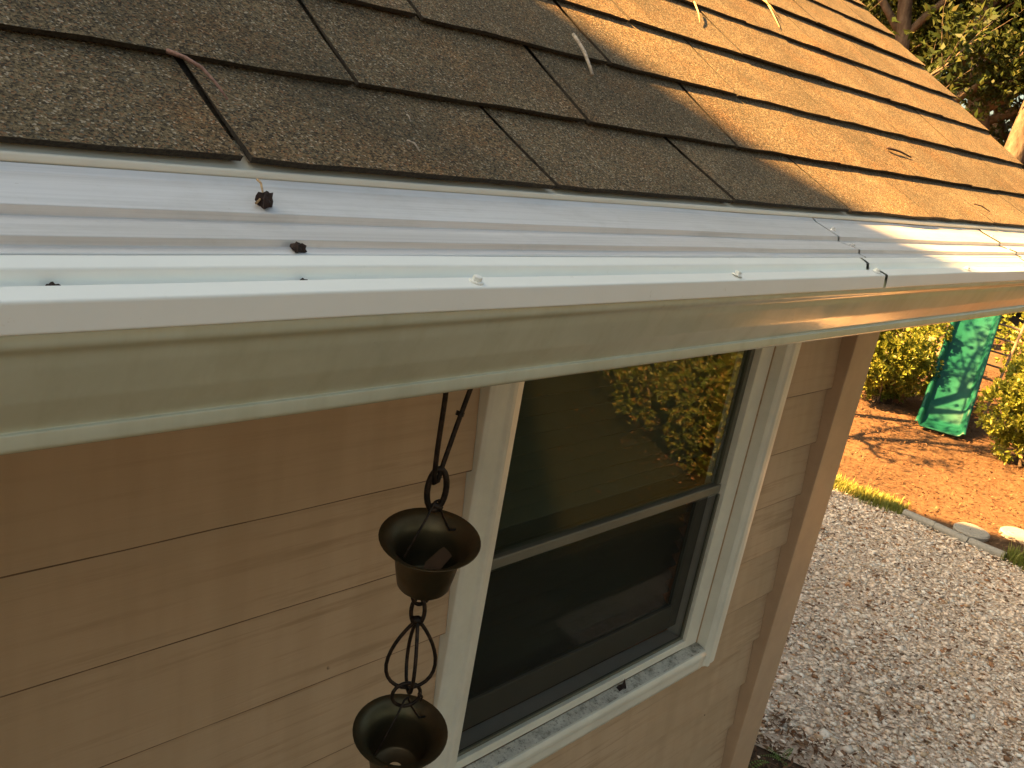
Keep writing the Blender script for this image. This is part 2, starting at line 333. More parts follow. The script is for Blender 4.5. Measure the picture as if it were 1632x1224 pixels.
hp(MB().box((XL, 1.03, 0), (EX-.005, 1.09, .245)).build('foundation', 'concrete'))
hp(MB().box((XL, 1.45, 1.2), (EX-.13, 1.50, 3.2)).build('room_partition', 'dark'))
# lap siding, board by board
def board(x0, x1, zb, h, seed):
    r = random.Random(seed); n = max(2, int((x1-x0)/.12)); V = []; ph = r.uniform(0, 6)
    for i in range(n+1):
        x = x0+(x1-x0)*i/n; w = .0012*math.sin(x*4+ph); d = r.uniform(-.0006, .0006)
        V += [(x, 1.0+w*.6, zb+.0034+d+r.uniform(-.0006, .0006)), (x, 1.0155+w*.3, zb+h+.012), (x, 1.0178, zb+h+.012), (x, 1.0150, zb+d), (x, 1.0022+w*.6, zb+d)]
    F = []
    for i in range(n):
        a = i*5; b = a+5; F += [(a, b, b+1, a+1), (a+4, b+4, b, a), (a+3, b+3, b+4, a+4), (a+1, b+1, b+2, a+2)]
    F += [(0, 1, 2, 3, 4), (n*5+4, n*5+3, n*5+2, n*5+1, n*5)]
    return V, F
z = 2.378 - .1675*12; bi = 0
while z < 2.74:
    h = .1675; h = min(h, 2.752-.018-z)
    if z + .1675 < 1.58 or z > 2.70: spans = [(XL, EX-.11)]
    else: spans = [(XL, 1.0075), (2.1075, 2.3915)]
    for a, b in spans:
        V, F = board(a, b, z + (.003 if a > 0 else 0), h, bi); o = obj('siding_board', V, F, 'siding'); sub(o, wall); bi += 1
        o.data.materials.append(M['lap_shade'])
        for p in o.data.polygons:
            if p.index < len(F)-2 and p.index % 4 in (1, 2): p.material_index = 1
    z += .1675
cb = MB().box((2.393, .970, .2), (2.523, 1.017, 2.755)); o = hp(cb.build('corner_board', 'corner')); bevel(o, .003)
hp(bevel(MB().box((2.5235, .972, .2), (2.545, 1.10, 2.755)).build('corner_board_return', 'corner')))
# fascia, soffit, drip edge, rake board
hp(MB().box((XL, .600, 2.745), (XR-.02, .622, 2.905)).build('fascia', 'trim'))
hp(MB().box((XL, .6225, 2.757), (EX+.05, 1.03, 2.770)).build('soffit', 'soffit'))
de = fillet([(.70, 2.966), (.594, 2.9236), (.5868, 2.9236), (.5855, 2.9174), (.590, 2.9160), (.5985, 2.900), (.5985, 2.86)], .0018)
hp(extrude_x('drip_edge', de, XL, XR-.005, 'drip', None, 60, .00025))
rk = MB(); rp = [(B(0)[0]+.02, B(0)[1]-.04), (yr, zr-.055), (yr, zr-.22), (B(0)[0]+.02, B(0)[1]-.19)]
rk.add([(XR-.05, y, z) for y, z in rp] + [(XR-.025, y, z) for y, z in rp], [(0, 1, 2, 3), (7, 6, 5, 4), (0, 4, 5, 1), (1, 5, 6, 2), (2, 6, 7, 3), (3, 7, 4, 0)]); hp(rk.build('rake_board', 'corner'))

# ------------------------------------------------------------------ window
win = MB()
for a, b in (((1.0955, 1.020, oz0), (1.118, 1.085, oz1)), ((1.968, 1.020, oz0), (2.0295, 1.085, oz1)), ((1.1185, 1.020, 1.648), (1.9675, 1.085, 1.672)), ((1.1185, 1.020, 2.62), (1.9675, 1.085, oz1))): win.box(a, b)
window = hp(win.build('window', 'trim')); bevel(window, .002)
def casing(pts, closed_prof, name='casing'):
    pass
def vcasing(x0, x1, za, zb, inner):                      # brick-mould profile, ridge proud of the board
    s = 1 if inner > 0 else -1
    p = [(0, 1.017), (0, .991), (.008, .986), (.026, .984), (.040, .9845), (.045, .979), (.055, .979), (.060, .985), (.078, .990), (.080, 1.0185)]
    L = abs(x1-x0); pf = fillet([(q[0]/.080*L, q[1]) for q in p], .002, 2)
    k = len(pf); V = [(x0+s*u, y, za) for u, y in pf] + [(x0+s*u, y, zb) for u, y in pf]
    F = [(j, (j+1) % k, (j+1) % k+k, j+k) for j in range(k)] + [tuple(range(k)), tuple(range(2*k-1, k-1, -1))]
    o = obj('casing', V, F, 'trim', None, False); sub(o, window); return o
vcasing(1.009, 1.093, 1.582, 2.70, 1); vcasing(2.106, 2.032, 1.580, 2.70, -1)
hc = fillet([(1.017, 1.578), (.987, 1.578), (.983, 1.590), (.984, 1.612), (.979, 1.618), (.979, 1.630), (.984, 1.6405), (1.017, 1.6405)], .002, 2, True)
o = extrude_x('casing', hc, 1.0955, 2.0300, 'trim', None, 30, .0003, True); sub(o, window)
o = MB().box((1.0955, .984, 2.665), (2.030, 1.017, 2.70)).build('casing', 'trim'); sub(o, window)
sl = fillet([(1.0195, 1.6475), (.988, 1.6425), (.9885, 1.6410), (1.0195, 1.6410)], .001, 2, True)
o = extrude_x('sill', sl, 1.097, 2.029, 'sill', None, 20, .0002, True); sub(o, window)
rail = bevel(MB().box((1.1185, 1.0335, 2.123), (1.9675, 1.060, 2.148)).build('meeting_rail', 'sash'), .003); sub(rail, window)
us = MB()
for a, b in (((1.1185, 1.038, 2.1505), (1.130, 1.058, 2.6195)), ((1.950, 1.038, 2.1505), (1.9675, 1.058, 2.6195))): sub(MB().box(a, b).build('sash_stile', 'blind'), window)
pass
ls = MB()
for a, b in (((1.1185, 1.062, 1.700), (1.155, 1.080, 2.1195)), ((1.925, 1.062, 1.700), (1.9675, 1.080, 2.1195)), ((1.1555, 1.062, 1.700), (1.9245, 1.080, 1.775))): ls.box(a, b)
sub(bevel(ls.build('lower_sash', 'sash')), window)
sub(MB().box((1.1305, 1.044, 2.1505), (1.9495, 1.048, 2.6195)).build('pane', 'glass'), window)
sub(MB().box((1.1555, 1.069, 1.7755), (1.9245, 1.073, 2.1195)).build('pane', 'glass'), window)
sf = MB()
for a, b in (((1.1185, 1.0305, 1.6725), (1.128, 1.0375, 2.1195)), ((1.958, 1.0305, 1.6725), (1.9675, 1.0375, 2.1195)), ((1.1285, 1.0305, 1.6725), (1.9575, 1.0375, 1.681))): sf.box(a, b)
sub(sf.build('screen_frame', 'blind'), window)
sub(obj('screen', [(1.1285, 1.035, 1.6815), (1.9575, 1.035, 1.6815), (1.9575, 1.035, 2.1195), (1.1285, 1.035, 2.1195)], [(0, 1, 2, 3)], 'screen'), window)
me = mesh('blind_slat', *(lambda b: (b.v, b.f))(MB().box((1.10, -.022, -.0012), (1.99, .022, .0012))), 'blind')
z = 1.66
while z < 2.64:
    o = link('blind_slat', me); sub(o, window); o.location = (0, 1.135, z); o.rotation_euler.x = R(38); z += .042

# ------------------------------------------------------------------ gutter and guard
def za(y, a): return 3 + y*math.tan(R(a))
gp = [(.586, 2.865), (.458, 2.862), (.452, za(.452, -17.9)), (.4515, za(.4515, -18.75)), (.456, za(.456, -19.15)), (.458, za(.458, -20.0)), (.466, za(.466, -22.0)), (.4745, za(.4745, -23.30)), (.4765, za(.4765, -23.62)), (.4735, za(.4735, -23.75)), (.4735, za(.4735, -24.75)), (.478, 2.7785), (.588, 2.7785), (.592, 2.865)]
gp = [(.5, 2.8635)] + gp[1:]
gutter = hp(extrude_x('gutter', fillet(gp, .0025, 3), XL, XR+.015, 'gutter', None, 120, .00022, False, 5))
o = MB(); o.add([(XR+.013, y, z) for y, z in gp], [tuple(range(len(gp)))]); sub(o.build('end_cap', 'gutter'), gutter)
pan = [(.5845, za(.5845, -8.06)), (.578, za(.578, -8.55)), (.540, za(.540, -10.40)), (.5393, za(.5393, -11.05)), (.5375, za(.5375, -11.10)), (.507, za(.507, -12.20)), (.5063, za(.5063, -12.80)), (.4965, za(.4965, -13.25)), (.494, 2.876), (.489, 2.872)]
lip = [(.492, 2.875), (.4918, za(.4918, -13.30)), (.479, za(.479, -14.15)), (.4775, za(.4775, -15.0)), (.476, za(.476, -15.35)), (.467, za(.467, -15.55)), (.4655, za(.4655, -15.12)), (.4505, za(.4505, -16.08)), (.4492, za(.4492, -18.08)), (.4525, za(.4525, -18.05))]
seams = [XL, -.62, 1.172, 1.855, XR]
for i in range(4):
    a, b = seams[i]+.0022, seams[i+1]-.0022; dz = (0, .0002, -.0004, .0003)[i]
    p1 = [(y, z+dz) for y, z in fillet(pan, .0007, 2)]; p2 = [(y, z+dz) for y, z in fillet(lip, .0016, 3)]
    sub(extrude_x('guard_panel', p1, a, b, 'metal', None, 90, .0004, False, 11+i, False), gutter)
    sub(extrude_x('guard_front', p2, a+.004*(i == 2)-.030*(i > 0), b-.030, 'white', None, 90, .0003, False, 21+i, False), gutter)
def screw_geo():
    b = MB(); b.lathe([(0.0001, .0012), (.0052, .0012), (.0056, .0006), (.0056, 0)], 18); b.lathe([(.0036, .0010), (.0036, .0040), (.0032, .0046), (.0001, .0046)], 6); return b
sg = screw_geo(); sm = mesh('screw', sg.v, sg.f, 'white'); sm2 = mesh('clip_screw', sg.v, sg.f, 'screw')
for x in (-.2, .434, .792, 1.128, 1.46, 1.80):
    o = link('screw', sm); sub(o, gutter); o.location = (x, .4585, za(.4585, -15.56)+.0004); o.rotation_euler = (R(14), 0, random.uniform(0, 1))
for x, y, a in ((1.186, .558, -9.55), (1.176, .520, -11.75), (1.869, .562, -9.35), (1.858, .523, -11.65)):
    o = link('clip_screw', sm2); sub(o, gutter); o.location = (x, y, za(y, a)+.0003); o.rotation_euler = (R(20), 0, random.uniform(0, 1)); o.scale = (.8, .8, .8)

# ------------------------------------------------------------------ unseen block added beside the roof, shaped to shade the near shingles and yard
wp = [(-1.0, 0), (4.95, 0), (4.95, 4.2), (1.0, 11.0), (-1.0, 11.0)]
uw = MB(); uw.add([(-9, y, z) for y, z in wp] + [(XL-.005, y, z) for y, z in wp], [(0, 1, 2, 3, 4), (9, 8, 7, 6, 5), (0, 5, 6, 1), (1, 6, 7, 2), (3, 8, 9, 4), (4, 9, 5, 0)]); hp(uw.build('shade_block', 'siding'))
hr = MB(); hr.add([(x, y, z) for x in (-9.05, XL) for y, z in ((4.99, 4.2), (5.05, 4.24), (1.02, 11.06), (.98, 11.0))], [(0, 1, 2, 3), (7, 6, 5, 4), (0, 4, 5, 1), (1, 5, 6, 2), (2, 6, 7, 3), (3, 7, 4, 0)]); hp(hr.build('shade_block_cap', 'blockcap'))

# ------------------------------------------------------------------ rain chain
CX, CY = .494, .530
chain = tag(empty('rain_chain', (CX, CY, 2.55)), 'dark copper rain chain of bell cups hanging under the gutter', 'rain chain')
def cp(o): o.location = (0, 0, 0); o.parent = chain; o.matrix_parent_inverse = Matrix.Translation((-CX, -CY, -2.55)); return o
ax = Vector((-.73*.55-.68*.83, .68*.55-.73*.83, 0)).normalized(); bx = Vector((-ax.y, ax.x, 0)); vl = Vector((-.73, .68, 0)); vf = Vector((-.68, -.73, 0))
def P(c, u, du, z, w=None, dw=0): return Vector((c.x, c.y, z)) + u*du + (w*dw if w else Vector())
cc = Vector((CX, CY, 0))
# long hook loop from the outlet
hk = MB(); ctr = Vector((.4885, .530, 0)); pts = [(.4845, .53, 2.795), (.4865, .53, 2.75), (.4865, .53, 2.70), (.4875, .53, 2.675), (.4895, .531, 2.667), (.4925, .53, 2.669), (.4960, .53, 2.685), (.5050, .53, 2.72), (.5120, .53, 2.745), (.5170, .53, 2.762), (.525, .53, 2.795)]
hk.tube(pts, .0024, 8); cp(hk.build('hook_loop', 'wire', None, True))
nb = MB(); nb.tube([(.5065, .529, 2.735), (.505, .5285, 2.731)], .0040, 7); cp(nb.build('wire_twist', 'wire'))
def oval(c, z0, z1, w, u, r=.0024, tilt=0, n=22, pear=0):
    pts = []
    for i in range(n):
        q = 2*math.pi*i/n; zz = (z0+z1)/2+(z1-z0)/2*math.cos(q); ww = w/2*math.sin(q)*(1 - pear*math.cos(q))
        pts.append(Vector((c.x, c.y, zz)) + u*ww)
    b = MB(); b.tube(pts, r, 8, True); return b
def cup_section(z, cxy, main=True):
    b = MB()
    outer = [(.007, 0), (.0235, 0), (.0255, .002), (.0285, .018), (.0312, .036), (.0340, .0435), (.0405, .0495), (.0470, .0535)]
    inner = [(r-.0010, zz+.0008) for r, zz in outer[::-1]]; inner[-1] = (.007, .0008)
    b.lathe(outer + [(.0475, .0540), (.0471, .0543)] + inner[1:], 40, (cxy.x, cxy.y, z)); pv = Vector((cxy.x, cxy.y, z+.055)); tilt = Matrix.Translation(pv) @ Matrix.Rotation(R(-9), 4, vl) @ Matrix.Translation(-pv)
    if (tilt @ (pv + vf*.04)).z > pv.z: tilt = Matrix.Translation(pv) @ Matrix.Rotation(R(9), 4, vl) @ Matrix.Translation(-pv)
    b.v = [tuple(tilt @ Vector(q)) for q in b.v]; cup = cp(b.build('cup', 'copper', None, True))
    w = MB(); top = z+.092; e1 = P(cxy, ax, .0375, z+.048); e2 = P(cxy, ax, -.030, z+.052)
    ap = Vector((cxy.x+.001, cxy.y, top)); w.tube([e1, e1*.3+ap*.7, ap + ax*.003, ap, ap - ax*.003, e2*.35+ap*.65, e2, e2 - ax*.004 + Vector((.004, -.002, -.001))], .0012, 6)
    o = w.build('bail', 'wire', None, True); o.parent = cup
    return cup
cup_section(2.5565, cc); cup_section(2.3400, cc)
cp(oval(cc + Vector((-.001, 0, 0)), 2.640, 2.681, .0175, (vl*.95+vf*.3).normalized(), .0029).build('link', 'wire', None, True))
k1 = MB(); k1.tube([Vector((CX, CY, 2.640))+vl*.006, Vector((CX, CY, 2.645)), Vector((CX, CY, 2.641))-vl*.006], .0032, 7); cp(k1.build('knot', 'wire', None, True))
cp(oval(cc, 2.540, 2.564, .018, (vl*.9+vf*.4).normalized(), .0019).build('link', 'wire', None, True))
cp(oval(cc + vl*.001, 2.5175, 2.5475, .0135, (vl*.9-vf*.3).normalized(), .0021).build('link', 'wire', None, True))
k2 = MB(); k2.tube([Vector((CX, CY, 2.5215))+vl*.0045, Vector((CX, CY, 2.523)), Vector((CX, CY, 2.5215))-vl*.0045], .0043, 8); cp(k2.build('knot', 'wire', None, True))
def tear(u, z0, z1, w, r=.0019):
    pts = []
    for i in range(30):
        q = i/30; a = 2*math.pi*q; zz = z0 + (z1-z0)*(.5-.5*math.cos(a)); s = math.sin(a); pts.append(Vector((CX, CY, zz)) + u*(w/2*s*abs(math.cos(a/2))**.9*1.32))
    b = MB(); b.tube(pts, r, 7, True); return b
cp(tear((vl*.97+vf*.2).normalized(), 2.4455, 2.5235, .046).build('spreader_loop', 'wire', None, True))
cp(tear((vf*.97-vl*.2).normalized(), 2.4455, 2.5235, .046).build('spreader_loop', 'wire', None, True))
rp_ = [Vector((CX, CY, 2.4375)) + (vl*math.cos(q)*.0135 + Vector((0, 0, 1))*math.sin(q)*.0135 + vf*math.cos(q)*.004) for q in np.linspace(0, 2*math.pi, 20, endpoint=False)]
rg = MB(); rg.tube(rp_, .0019, 7, True); cp(rg.build('ring', 'wire', None, True))
rt = MB(); rt.tube([Vector((CX, CY, 2.441))-vl*.012, Vector((CX, CY, 2.437))-vl*.016, Vector((CX, CY, 2.432))-vl*.015], [.0019, .0012, .0008], 6); cp(rt.build('wire_twist', 'wire'))

# ------------------------------------------------------------------ twigs, needles and dirt lying on the roof and guard
nr = Vector((0, -math.sin(TH), math.cos(TH))); nr1 = Vector((0, -math.sin(TH1), math.cos(TH1)))
def stick(name, pts, r, mat, label, cat='twig', group=None, lift=.0, n=7):
    P_ = [Vector(p) for p in pts]; c = P_[0].copy(); b = MB(); k = len(P_)
    rr = r if hasattr(r, '__len__') else [r*(1-.45*i/(k-1)) for i in range(k)]
    b.tube([p-c for p in P_], rr, n); o = b.build(name, mat, None, True); o.location = c; tag(o, label, cat, group); return o
def on(p, d, n): return Vector(p) + n*d
stick('twig', [on((.305, .703, 2.991), .003, nr1), on((.313, .692, 2.986), .006, nr1), on((.321, .680, 2.980), .007, nr1), on((.327, .665, 2.973), .004, nr1), on((.330, .650, 2.966), .001, nr1)], [.0021, .0017, .0015, .0012, .0008], 'twig_pink', 'curved reddish twig lying beside the wide shingle slot')
tw = stick('twig', [on((.899, .846, 3.088), .0105, nr), on((.898, .832, 3.079), .0098, nr), on((.896, .817, 3.069), .0085, nr), on((.892, .800, 3.058), .005, nr), on((.888, .785, 3.048), .0015, nr)], [.0024, .0022, .0026, .0021, .0022], 'twig_pale', 'bleached knotty stick lying across a shaded shingle edge')
stick('pine_needle', [on((1.425, 1.050, 3.223), .006, nr), on((1.404, 1.020, 3.203), .005, nr), on((1.384, .996, 3.188), .001, nr)], .0017, 'straw', 'single pale needle standing off a sunlit shingle', 'needle')
stick('pine_needle', [on((1.860, 1.190, 3.317), .005, nr), on((1.832, 1.140, 3.283), .004, nr), on((1.789, 1.080, 3.244), .001, nr)], .0019, 'straw', 'long dry needle in the crossed pair near the rake', 'needle')
stick('pine_needle', [on((1.815, 1.195, 3.320), .004, nr), on((1.840, 1.150, 3.290), .006, nr), on((1.850, 1.120, 3.270), .001, nr)], .0017, 'straw', 'short dry needle in the crossed pair near the rake', 'needle')
stick('twig', [on((1.772, .770, 3.037), .000, nr), on((1.80, .766, 3.035), .0015, nr), on((1.830, .764, 3.034), .0005, nr), on((1.868, .757, 3.029), -.001, nr)], .0026, 'dirt', 'small dark twig on the sunlit second shingle row')
stick('straw_bit', [on((1.955, .640, 2.959), .001, nr1), on((1.972, .632, 2.955), .004, nr1), on((1.998, .620, 2.949), .001, nr1)], .0016, 'dirt', 'thin dark straw on the sunlit eave row of shingles', 'straw')
stick('straw_bit', [on((.512, .666, 2.973), .001, nr1), on((.511, .662, 2.971), .002, nr1), on((.510, .657, 2.968), .001, nr1)], .0008, 'twig_pale', 'tiny pale straw mid shingle on the shaded eave row', 'straw')
stick('straw_bit', [on((.487, .629, 2.953), .001, nr1), on((.491, .624, 2.950), .003, nr1), on((.492, .616, 2.946), .001, nr1)], .0010, 'twig_pale', 'small hooked pale straw near the shaded shingle edge', 'straw')
def clod(loc, s, seed, label, sq=(1, .8, .7)):
    r = np.random.default_rng(seed); V = []; n1, n2 = 12, 8
    for i in range(n2+1):
        for j in range(n1):
            a = math.pi*i/n2; q = 2*math.pi*j/n1; k = 1+.45*math.sin(3*q+seed)*math.sin(a)+r.uniform(-.28, .28)
            V.append((s*k*math.sin(a)*math.cos(q)*sq[0], s*k*math.sin(a)*math.sin(q)*sq[1], s*k*math.cos(a)*sq[2]))
    F = [(i*n1+j, i*n1+(j+1) % n1, (i+1)*n1+(j+1) % n1, (i+1)*n1+j) for i in range(n2) for j in range(n1)]
    o = obj('dirt_clod', V, F, 'dirt'); o.location = loc; tag(o, label, 'dirt clod'); return o
clod((.311, .549, 2.9085), .0052, 1, 'dark dirt clod with a straw stalk on grey guard', (1, .8, 1.1))
clod((.310, .500, 2.8870), .0046, 2, 'dark dirt clod wedged behind the white guard rib')
clod((.299, .473, 2.8715), .0026, 3, 'tiny dirt speck behind guard lip, below the larger clods')
clod((.151, .473, 2.8713), .0032, 4, 'lone dirt speck behind the white lip, away from clods')
stick('straw_bit', [(.3165, .572, 2.9195), (.3145, .563, 2.9185), (.311, .552, 2.9115), (.303, .547, 2.907)], [.0009, .0008, .0007, .0009], 'straw', 'tan straw stalk standing in the dirt clod on guard', 'straw')
# dried leaf curled on the sill, dead leaf in the upper cup
lf = MB(); L_ = [(0, 0, 0), (.010, .003, .006), (.022, .010, .012), (.034, .013, .024), (.014, -.010, .010), (.026, -.004, .004), (.018, .018, .003), (-.004, .012, .008), (.006, -.006, .012)]
lf.add(L_, [(0, 1, 8), (1, 4, 8), (1, 5, 4), (1, 2, 5), (2, 3, 5), (1, 6, 2), (0, 7, 1), (7, 6, 1)]); o = lf.build('dried_leaf', 'dirt'); o.location = (1.655, .998, 1.6475); o.scale = (.85, .85, .85); tag(o, 'dark curled dried leaf on the mildewed window sill', 'leaf')
md = o.modifiers.new('thickness', 'SOLIDIFY'); md.thickness = .0012
lf = MB(); lf.add([(-.018, -.008, 0), (0, -.012, .004), (.02, -.006, .012), (.028, .004, .02), (.014, .006, .014), (-.004, .004, .006)], [(0, 1, 5), (1, 4, 5), (1, 2, 4), (2, 3, 4)]); o = lf.build('dead_leaf', 'litter'); o.location = (.506, .536, 2.572); tag(o, 'brown dead leaf lying inside the upper rain chain cup', 'leaf'); o.modifiers.new('thickness', 'SOLIDIFY').thickness = .0008

# ------------------------------------------------------------------ scatter helpers (numpy)
def fast_mesh(name, V, F4, mat):
    me = bpy.data.meshes.new(name); nf, k = F4.shape
    me.vertices.add(len(V)); me.vertices.foreach_set('co', V.astype(np.float32).ravel())
    me.loops.add(nf*k); me.loops.foreach_set('vertex_index', F4.astype(np.int32).ravel())
    me.polygons.add(nf); me.polygons.foreach_set('loop_start', np.arange(0, nf*k, k, dtype=np.int32)); me.polygons.foreach_set('loop_total', np.full(nf, k, dtype=np.int32))
    me.materials.append(M[mat]); me.update(calc_edges=True); me.validate(); return me
def rotm(n, r, tilt):
    yaw = r.uniform(0, 2*np.pi, n); a = r.normal(0, tilt, n); b = r.normal(0, tilt, n)
    cy, sy, ca, sa, cb, sb = np.cos(yaw), np.sin(yaw), np.cos(a), np.sin(a), np.cos(b), np.sin(b); z = np.zeros(n); o = np.ones(n)
    Rz = np.stack([np.stack([cy, -sy, z], -1), np.stack([sy, cy, z], -1), np.stack([z, z, o], -1)], 1)
    Rx = np.stack([np.stack([o, z, z], -1), np.stack([z, ca, -sa], -1), np.stack([z, sa, ca], -1)], 1)
    Ry = np.stack([np.stack([cb, z, sb], -1), np.stack([z, o, z], -1), np.stack([-sb, z, cb], -1)], 1)
    return Rx @ Ry @ Rz
def pebbles(name, XY, Z, size, mat, r, flat=.45, tilt=.35):
    n = len(XY); base = np.array([[1, 0, 0], [.3, .8, 0], [-.7, .6, 0], [-.9, -.3, 0], [0, -.9, 0], [.7, -.6, 0], [0, 0, 1], [0, 0, -1]], float)
    V = np.repeat(base[None], n, 0)*(1+r.uniform(-.35, .35, (n, 8, 3))); V[:, :, 2] *= flat
    V = V*size[:, None, None]; V = np.einsum('nij,nkj->nki', rotm(n, r, tilt), V); V[:, :, 0] += XY[:, 0, None]; V[:, :, 1] += XY[:, 1, None]; V[:, :, 2] += Z[:, None]
    f = np.array([[i, (i+1) % 6, 6] for i in range(6)] + [[(i+1) % 6, i, 7] for i in range(6)]); F = (f[None] + 8*np.arange(n)[:, None, None]).reshape(-1, 3)
    return link(name, fast_mesh(name, V.reshape(-1, 3), F, mat))
def flakes(name, XYZ, ln, wd, mat, r, tilt=.3, parent=None, curl=.2, rot=None):
    n = len(XYZ); base = np.array([[-.5, 0, 0], [-.1, .5, 0], [.5, 0, 0], [-.1, -.5, 0]]); V = np.repeat(base[None], n, 0)
    V[:, :, 0] *= ln[:, None]; V[:, :, 1] *= wd[:, None]; V[:, 1::2, 2] += (curl*wd)[:, None]*r.uniform(0, 1, (n, 1))
    V = np.einsum('nij,nkj->nki', rotm(n, r, tilt) if rot is None else rot, V) + XYZ[:, None, :]
    F = np.arange(n*4).reshape(n, 4); me = fast_mesh(name, V.reshape(-1, 3), F, mat)
    return link(name, me, parent) if name != '_' else me
r = np.random.default_rng(5)
n = 92000; XY = np.stack([r.uniform(3.7, 8.2, n), r.uniform(-.6, 3.7, n)], 1)
edge = np.array([gx(y) for y in XY[:, 1]]); prob = np.clip((XY[:, 0]-edge+.10)/.35, .015, 1)*np.clip((8.12-XY[:, 0])/.10, .05, 1); keep = r.uniform(0, 1, n) < prob; XY = XY[keep]
sz = r.gamma(3.2, .0034, len(XY)).clip(.004, .042)
o = pebbles('shell_gravel', XY, .006 + r.uniform(0, .012, len(XY)), sz, 'shell', r, .34, .22); tag(o, 'pale crushed shell gravel covering the driveway', 'gravel', kind='stuff')
n = 42000; XY = np.stack([r.uniform(8.0, 16.5, n), r.uniform(-1, 7.5, n)], 1); XY = XY[(XY[:, 0] > 8.12) & (XY[:, 1] < 1.0+.55*XY[:, 0])]
n2 = 2600; XY2 = np.stack([r.uniform(3.4, 4.3, n2), r.uniform(.6, 2.6, n2)], 1); n3 = 1700; XY3 = np.stack([r.uniform(4.2, 8.1, n3), r.uniform(-.4, 3.6, n3)], 1)
n4 = 900; XY4 = np.stack([r.normal(7.4, .6, n4), r.normal(-2.3, .8, n4)], 1); XY4[:, 0] -= (XY4[:, 1]+2.3)*.5
XY = np.concatenate([XY, XY2, XY3, XY4]); XYZ = np.concatenate([XY, (.012+r.uniform(0, .025, len(XY)))[:, None]], 1)
o = flakes('leaf_litter', XYZ, r.uniform(.02, .075, len(XY)), r.gamma(2.2, .0045, len(XY)).clip(.003, .03), 'litter', r, .3); tag(o, 'orange brown pine straw and leaf litter on the ground', 'leaf litter', kind='stuff')

# grass along the edge between gravel and mulch
def grass(name, XY, label, h=(.05, .12)):
    n = len(XY); hh = r.uniform(*h, n); yaw = r.uniform(0, 6.28, n); lean = r.uniform(.1, .7, n)
    w = .004; d = np.stack([np.cos(yaw), np.sin(yaw)], 1); p = np.stack([-d[:, 1], d[:, 0]], 1)
    V = np.zeros((n, 5, 3)); z0 = np.zeros(n)
    V[:, 0, :2] = XY + p*w; V[:, 1, :2] = XY - p*w; mid = XY + d*(hh*lean*.35)[:, None]; V[:, 2, :2] = mid - p*w*.8; V[:, 3, :2] = mid + p*w*.8; V[:, 2:4, 2] = (hh*.6)[:, None]
    V[:, 4, :2] = XY + d*(hh*lean)[:, None]; V[:, 4, 2] = hh
    F = np.concatenate([np.stack([[0, 1, 2], [0, 2, 3], [3, 2, 4]])[None] + 5*np.arange(n)[:, None, None]]).reshape(-1, 3)
    o = link(name, fast_mesh(name, V.reshape(-1, 3), F, 'grass')); tag(o, label, 'grass', kind='stuff'); return o
n = 5200; yy = r.uniform(2.42, 5.0, n); grass('grass_edge', np.stack([8.14 - .10*(yy-2.4) + r.normal(0, .075, n), yy], 1), 'yellow green grass strip between shell gravel and mulch')
n = 1500; yy = r.uniform(.6, 1.52, n); grass('grass_tuft', np.stack([8.16 + r.normal(0, .06, n), yy], 1), 'green grass tufts past the end of the curb', (.06, .14))

# concrete edging and stepping stones
for i, (ya, yb_) in enumerate(((2.41, 2.125), (2.119, 1.825), (1.819, 1.515))):
    prof = fillet([(-.045, -.02), (-.045, .035), (-.02, .058), (.02, .058), (.045, .035), (.045, -.02)], .012, 3)
    ang = (.0, .02, -.02)[i]; b = MB(); ks = len(prof); xs = (8.125, 8.115, 8.12)[i]; ny = 6; V = []
    for j in range(ny+1):
        y = ya+(yb_-ya)*j/ny
        for u, z in prof: V.append((xs+u+ang*(y-ya)+.003*math.sin(9*y+i), y, z+.002*math.sin(13*y)))
    F = [(j*ks+q, j*ks+q+1, (j+1)*ks+q+1, (j+1)*ks+q) for j in range(ny) for q in range(ks-1)] + [tuple(range(ks)), tuple(ny*ks+q for q in range(ks-1, -1, -1))]
    o = obj('edging_block', V, F, 'concrete', None, False); tag(o, ('pale concrete edging block next to the grass strip', 'pale concrete edging block in the middle of the three', 'pale concrete edging block beside the green tuft')[i], 'edging block', 'edging blocks along the gravel')
for i, (x, y) in enumerate(((8.385, 1.885), (8.79, 1.60), (9.25, 1.27))):
    b = MB(); rr = .158; V = []; n1 = 30
    prof = [(0.001, .040), (.6, .042), (.62, .039), (.66, .042), (.92, .040), (1.0, .028), (1.0, -.01)]
    b.lathe([(q*rr*(1), z) for q, z in prof], n1, (0, 0, 0)); V = [(vx*(1+.03*math.sin(3*math.atan2(vy, vx)+i)), vy*(1+.03*math.cos(2*math.atan2(vy, vx)+i)), vz) for vx, vy, vz in b.v]
    o = obj('stepping_stone', V, b.f, 'concrete', None, False); o.location = (x, y, 0); tag(o, ('round pale stepping stone right beside the concrete edging', 'round pale stepping stone second away from the edging', 'round pale stepping stone third away from the edging')[i], 'stepping stone', 'stepping stones across the mulch')
